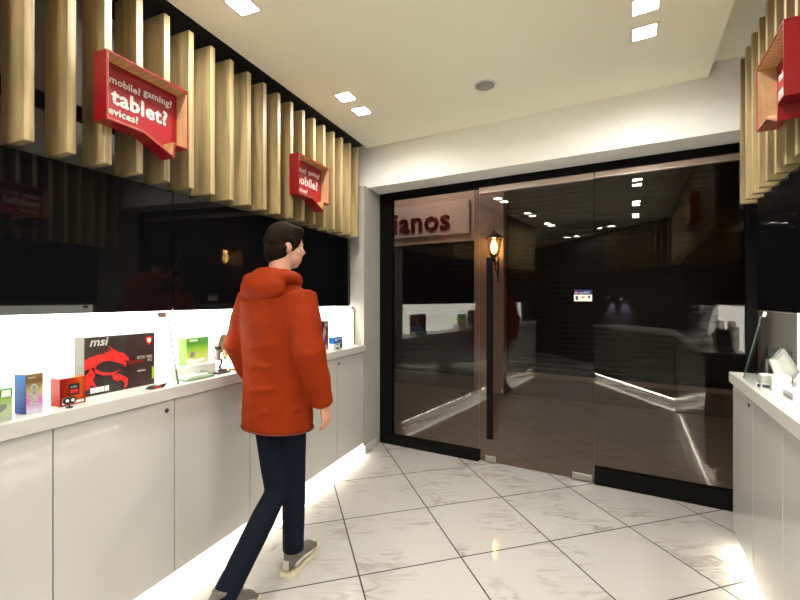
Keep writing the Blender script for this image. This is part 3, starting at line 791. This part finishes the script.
B().box(.06, .13, -.0014, -.0003, .085, .092).obj('caption', M['letter'], t)
B().box(.03, .09, -.0014, -.0003, .042, .047).obj('caption', ink, t)
t = thing('price_tag', 'small black-marked price tag before the blue and white box', 'price tag', 'L', -.455, .022, CT)
B().box(-.03, .03, 0, .004, 0, .03, .001).obj('card', M['plastic'], t)
B().box(-.024, -.004, -.0012, -.0003, .008, .024).obj('mark', ink, t)
B().box(.0, .02, -.0012, -.0003, .010, .022).obj('mark', ink, t)

# ------------------------------------------------------------------ right counter products
gm = mat('grey_card_shell', (.30, .29, .27), .35); wm = mat('white_card', (.80, .79, .75), .5)
t = thing('black_wedge', 'black wedge-shaped solid at the far end of the right counter', 'stand', 'R', .03, .10, CT)
B().prism([(0, 0), (.26, .0), (.25, .165), (.215, .18), (.10, .065), (.01, .016)], 0, .10).obj('wedge', mat('black_satin', (.018, .018, .018), .3), t)  # plain solid wedge, evenly black
B().box(.225, .258, -.006, -.0003, .0, .12, .001).obj('side_clip', gm, t)
t = thing('tilted_box', 'grey box standing tilted on its corner before the black wedge', 'box', 'R', .34, .0, CT)
B().prism([(.085, .115), (.14, .19), (.205, .075), (.15, 0)], 0, .05, 'x').obj('carton', mat('mid_grey_card', (.20, .195, .18), .4), t)
B().prism([(.105, .115), (.14, .163), (.184, .080), (.15, .030)], .0503, .0512, 'x').obj('label_print', gm, t)
t = thing('display_block', 'white block with a leaning grey card on the right counter', 'display block', 'R', .50, .05, CT)
B().box(0, .08, 0, .07, 0, .072, .002).obj('block', wm, t)
B().prism([(.0, .145), (.028, .145), (.058, .0723), (.022, .0723)], .02, .03, 'x').obj('card', mat('light_grey_card', (.40, .39, .36), .4), t)
t = thing('white_carton', 'small white carton before the tilted grey box on the right counter', 'box', 'R', .41, .032, CT)
B().box(0, .07, 0, .045, 0, .060, .002).obj('carton', wm, t)
B().box(.01, .06, -.001, -.0002, .012, .02).obj('caption', gp, t)
t = thing('white_carton', 'flat white carton nearest the camera on the right counter', 'box', 'R', .66, .07, CT)
B().box(0, .14, 0, .08, 0, .035, .002).obj('carton', wm, t)
B().box(.01, .13, -.001, -.0002, .008, .014).obj('caption', gp, t)
t = thing('price_tag', 'black and white price tag on the front edge of the right counter', 'price tag', 'R', .53, .030, CT, rz=rad(62))
B().box(-.03, .03, 0, .004, 0, .026, .001).obj('card', M['plastic'], t)
B().box(-.026, -.012, -.0012, -.0003, .004, .022).obj('mark', ink, t)
B().box(-.004, .026, -.0012, -.0003, .006, .020).obj('mark', ink, t)
lg = mat('light_grey_box_card', (.52, .515, .47), .5)
for (x, w, h, lb) in ((.30, .10, .20, 'upright grey box at the back of the right niche nearest the glass door'), (.43, .11, .24, 'tall grey box at the back of the right niche, second from the glass door'), (.95, .2, .22, 'wide grey box at the back of the right niche, third from the glass door')):
    t = thing('upright_box', lb, 'box', 'R', x, .235, CT)
    B().box(0, w, 0, .045, 0, h, .002).obj('carton', lg, t)
    B().box(.01, w - .01, -.001, -.0002, h * .7, h * .9).obj('label_print', wm, t)
#PBEGIN
# ------------------------------------------------------------------ the walking person
pt = thing('person', 'person in orange-red jacket and dark jeans walking away beside the left counter', 'person', 'P', 0, 0, 0)
def append_rot(b, fn, mtx):
    n0 = len(b.bm.verts); fn(b); b.bm.verts.ensure_lookup_table()
    bmesh.ops.transform(b.bm, matrix=mtx, verts=b.bm.verts[n0:])
HY = rad(-34)
HM = Matrix.Translation((.0, .035, 1.66)) @ Matrix.Rotation(HY, 4, 'Z') @ Matrix.Rotation(rad(-6), 4, 'X')
def head(b):
    b.ball((0, .0, .150), (.078, .098, .112), 3); b.ball((0, .032, .090), (.062, .070, .075), 3)
    b.ball((0, .060, .048), (.034, .030, .026), 2)
    b.tube([(0, .090, .150), (0, .108, .118), (0, .100, .104)], [.009, .016, .010], 8)      # nose
    for s in (-1, 1):
        b.ball((s * .012, .100, .106), (.009, .012, .008), 2)
        b.ball((s * .080, -.005, .128), (.012, .024, .034), 2)                              # ears
        b.ball((s * .033, .082, .156), (.022, .012, .008), 2)                               # brow
        b.ball((s * .046, .062, .112), (.022, .026, .022), 2)                               # cheek
    b.ball((0, .092, .076), (.026, .012, .007), 2); b.ball((0, .089, .064), (.022, .012, .008), 2)
b = B()
append_rot(b, head, HM)
b.tube([(0, -.015, 1.50), (0, .0, 1.60), (0, .025, 1.74)], [.072, .060, .058], 14)
b.tube([(0, -.01, .90), (0, -.01, 1.05), (0, 0, 1.2), (0, 0, 1.4), (0, -.01, 1.52), (0, -.01, 1.58)],
       [(.155, .11), (.14, .10), (.145, .105), (.165, .11), (.15, .09), (.07, .06)], 20, flat=(1, 0, 0))
ARM = {1: [(.185, -.01, 1.52), (.268, -.070, 1.225), (.278, .030, .945)], -1: [(-.185, -.01, 1.52), (-.245, -.045, 1.245), (-.240, .09, .995)]}
LEG = {1: [(.080, 0, .93), (.062, .06, .50), (.068, .045, .11)], -1: [(-.062, -.01, .93), (.015, -.03, .455), (.050, -.45, .115)]}
def mids(a, c, n): return [tuple(Vector(a).lerp(Vector(c), k / n)) for k in range(n + 1)]
for s in (-1, 1):
    a = ARM[s]; b.tube(mids(a[0], a[1], 3) + mids(a[1], a[2], 3)[1:], [.058, .052, .046, .040, .042, .034, .026], 12)
    l = LEG[s]; b.tube(mids(l[0], l[1], 3) + mids(l[1], l[2], 3)[1:], [.076, .070, .058, .048, .050, .041, .032], 14)
    f = Vector(l[2])
    b.tube([f + Vector((0, -.01, -.02)), f + Vector((0, .03, -.04))], [.024, .02], 10)
    # palm, continuing the forearm
    d = (Vector(a[2]) - Vector(a[1])).normalized()
    w = Vector(a[2]); b.tube([w - d * .02, w + d * .03, w + d * .075, w + d * .095], [(.019, .027), (.017, .037), (.015, .040), (.011, .036)], 12, flat=(1, 0, 0))
body = b.obj('body', M['skin'], pt)
solidify_remesh(body, .0065, 3)
# fingers, rooted inside the palm, each bent and of its own length
fb = bmesh.new(); fb.from_mesh(body.data)
fB = B(); fB.bm = fb
for s in (-1, 1):
    a = ARM[s]; w = Vector(a[2]); d = (w - Vector(a[1])).normalized()
    side = Vector((1, 0, 0)); fw = d.cross(side).normalized()            # across the palm, pointing forward or back
    if fw.y < 0: fw = -fw
    inn = Vector((-s, 0, 0)); inn = (inn - d * inn.dot(d)).normalized()
    for k, L in enumerate((.074, .084, .079, .060)):
        base = w + d * .082 + fw * (.0285 - .019 * k)
        p1 = base + d * L * .42 + inn * .006; p2 = p1 + d * L * .30 + inn * L * .20; p3 = p2 + d * L * .16 + inn * L * .26
        fB.tube([base - d * .02, p1, p2, p3, p3 + (p3 - p2) * .15], [.0088, .0086, .0078, .0068, .004], 8)
    base = w + d * .022 + fw * .022
    p1 = base + d * .032 + fw * .026 + inn * .010; p2 = p1 + d * .030 + fw * .008 + inn * .012
    fB.tube([base - fw * .012, base + fw * .006, p1, p2, p2 + (p2 - p1) * .15], [.012, .012, .0105, .0085, .005], 8)
fb.to_mesh(body.data); fb.free(); smooth_all(body.data)
# eyes
eyew = mat('eye_white', (.7, .68, .65), .2); iris = mat('dark_iris', (.02, .012, .008), .2)
for s in (-1, 1):
    def ey(bb, s=s): bb.ball((s * .032, .080, .142), .0125, 2)
    e = B(); e.use(eyew); append_rot(e, ey, HM); eo = e.obj('eye', eyew, pt)
    def ir(bb, s=s): bb.ball((s * .032, .0895, .142), (.006, .004, .006), 2)
    e = B(); e.use(iris); append_rot(e, ir, HM); e.obj('iris', iris, eo)
# hair
def hairf(b):
    b.ball((0, -.012, .166), (.090, .104, .112), 3); b.ball((0, -.040, .110), (.080, .072, .090), 3)
    b.ball((0, .045, .230), (.070, .055, .035), 3)
    for s in (-1, 1): b.ball((s * .070, .010, .150), (.018, .030, .040), 2)
    for k in range(26):
        a = random.uniform(0, 2 * PI); h = random.uniform(.10, .26); r = .088 * math.sqrt(max(.05, 1 - ((h - .16) / .125) ** 2))
        if math.sin(a) > .35 and h < .21: continue
        b.ball((r * math.cos(a), -.012 + 1.1 * r * math.sin(a), h), (.017, .017, .014), 2)
b = B(); append_rot(b, hairf, HM); hair = b.obj('hair', M['hair'], pt); solidify_remesh(hair, .008, 2)
# jacket
b = B()
b.tube([(0, -.005, .80), (0, -.005, .86), (0, -.005, .97), (0, -.005, 1.10), (0, -.005, 1.24), (0, -.010, 1.38), (0, -.018, 1.49), (0, -.018, 1.555), (0, -.008, 1.60)],
       [(.212, .152), (.214, .154), (.210, .150), (.206, .146), (.213, .150), (.228, .152), (.226, .136), (.175, .115), (.105, .095)], 28, flat=(1, 0, 0))
for s in (-1, 1):
    a = [Vector(p) for p in ARM[s]]
    pts = mids(a[0] + Vector((-s * .03, 0, .0)), a[1], 4) + mids(a[1], a[2], 4)[1:]
    b.tube(pts, [.092, .090, .091, .080, .084, .073, .074, .061, .057], 16)
for k in range(6):   # fabric folds across back and sleeves
    z = .90 + k * .115; y0 = -.151 + random.uniform(-.003, .004)
    b.tube([(-.15, y0 + .05, z + random.uniform(-.03, .03)), (-.04, y0, z + random.uniform(-.03, .03)), (.06, y0, z + .02), (.16, y0 + .06, z + .05)], [.006, .013, .012, .006], 8)
b.tube([(.19, -.10, .93), (.213, 0, .96), (.18, .09, .98)], [.006, .012, .006], 8)
jk = b.obj('jacket', M['jacket'], pt); solidify_remesh(jk, .011, 4)
# collar and folded hood
b = B()
ca = [(.118 * math.cos(k * PI / 9), -.004 + .105 * math.sin(k * PI / 9), 1.612 + .022 * math.sin(k * PI / 9 + PI) - (.03 if 2 < k < 7 else 0)) for k in range(19)]
b.tube(ca, [(.040, .024)] * 19, 10, flat=(0, 0, 1))
b.ball((0, -.118, 1.560), (.150, .058, .080), 3); b.ball((0, -.100, 1.610), (.135, .055, .045), 3)
b.ball((.115, -.055, 1.615), (.055, .075, .038), 3); b.ball((-.115, -.055, 1.610), (.055, .075, .038), 3)
hd = b.obj('hood', M['jacket'], jk); solidify_remesh(hd, .010, 5)
b = B(); b.tube([(.214 * math.cos(k * PI / 12), -.005 + .154 * math.sin(k * PI / 12), .806) for k in range(25)], .0045, 8, caps=False)
b.obj('hem', M['jacketin'], jk)
# jeans
b = B()
b.tube([(0, -.005, .80), (0, -.005, .90), (0, -.005, 1.0)], [(.146, .112), (.155, .118), (.150, .112)], 22, flat=(1, 0, 0))
for s in (-1, 1):
    l = LEG[s]; top = Vector(l[0]) + Vector((0, 0, .02))
    pts = mids(top, l[1], 4) + mids(l[1], l[2], 4)[1:]
    b.tube(pts, [.088, .085, .078, .070, .063, .064, .062, .059, .058], 18)
    for q in range(3):
        c = Vector(l[2]).lerp(Vector(l[1]), .10 + q * .14)
        b.tube([c + Vector((-.052, -.02, .01)), c + Vector((0, -.057, -.005)), c + Vector((.052, -.02, .012))], [.006, .011, .006], 6)
je = b.obj('jeans', M['denim'], pt); solidify_remesh(je, .010, 3)
# trainers
def shoe(b):   # origin: heel ground point, toe towards +y
    b.tube([(0, .004, .050), (0, .035, .060), (0, .085, .066), (0, .14, .056), (0, .20, .044), (0, .26, .036), (0, .298, .030)],
           [(.030, .034), (.040, .042), (.044, .044), (.046, .036), (.050, .028), (.044, .022), (.020, .012)], 16, flat=(1, 0, 0))
    b.tube([(0, .055, .06), (0, .058, .115)], [(.040, .050), (.044, .052)], 14, flat=(1, 0, 0))
def outline(y0, y1, w, n=9): 
    prof = [(0, .55), (.08, .85), (.25, .92), (.45, .86), (.68, 1.0), (.86, .9), (.96, .6), (1, .25)]
    R = [(w * v, y0 + (y1 - y0) * u) for u, v in prof]; return R + [(-x, y) for x, y in reversed(R)]
def trainer(Mx):
    b = B(); append_rot(b, shoe, Mx); up = b.obj('trainer', M['shoe'], pt); solidify_remesh(up, .0055, 3)
    def so(b): b.prism(outline(-.012, .312, .053), 0.0, .024, 'z')
    b = B(); append_rot(b, so, Mx); b.obj('sole', M['sole'], up)
    def st(b):
        for s in (-1, 1):
            b.tube([(s * .041, .03, .048), (s * .0455, .10, .052), (s * .049, .17, .040), (s * .050, .23, .034)], [(.004, .013), (.004, .011), (.004, .010), (.003, .006)], 8, flat=(1, 0, 0))
        b.ball((0, .262, .048), (.034, .034, .012), 2)
        b.box(-.018, .018, -.0065, .004, .035, .085, .004)
    b = B(); append_rot(b, st, Mx); b.obj('pale_overlay', M['shoepale'], up)
    def la(b):
        for k in range(4): b.tube([(-.026, .12 + k * .022, .088 - k * .008), (0, .122 + k * .022, .097 - k * .0085), (.026, .12 + k * .022, .088 - k * .008)], .0035, 6)
    b = B(); append_rot(b, la, Mx); b.obj('laces', M['letter'], up)
trainer(Matrix.Translation((.066, -.012, 0.0005)) @ Matrix.Rotation(rad(6), 4, 'Z'))
trainer(Matrix.Translation((.046, -.505, .090)) @ Matrix.Rotation(rad(-17), 4, 'X'))
pt['_'] = 0; del pt['_']
#PEND
# ------------------------------------------------------------------ camera, world, view
cam = bpy.data.cameras.new('camera'); co = new_obj('camera', cam)
cam.sensor_width = 36; cam.lens = 415 / 800 * 36; cam.shift_y = -.5 / 800
co.location = (0, 0, 1.5); co.rotation_euler = (PI / 2, 0, 0); cam.clip_start = .02
S.camera = co
w = bpy.data.worlds.new('night'); S.world = w; w.use_nodes = True
w.node_tree.nodes['Background'].inputs[0].default_value = (.012, .011, .012, 1); w.node_tree.nodes['Background'].inputs[1].default_value = 1
S.view_settings.view_transform = 'Standard'; S.view_settings.look = 'None'; S.view_settings.gamma = 1; S.view_settings.exposure = 1.28
S.cycles.max_bounces = 10; S.cycles.transparent_max_bounces = 16; S.cycles.diffuse_bounces = 5; S.cycles.glossy_bounces = 6
S.cycles.sample_clamp_indirect = 6; S.cycles.caustics_reflective = False; S.cycles.caustics_refractive = False
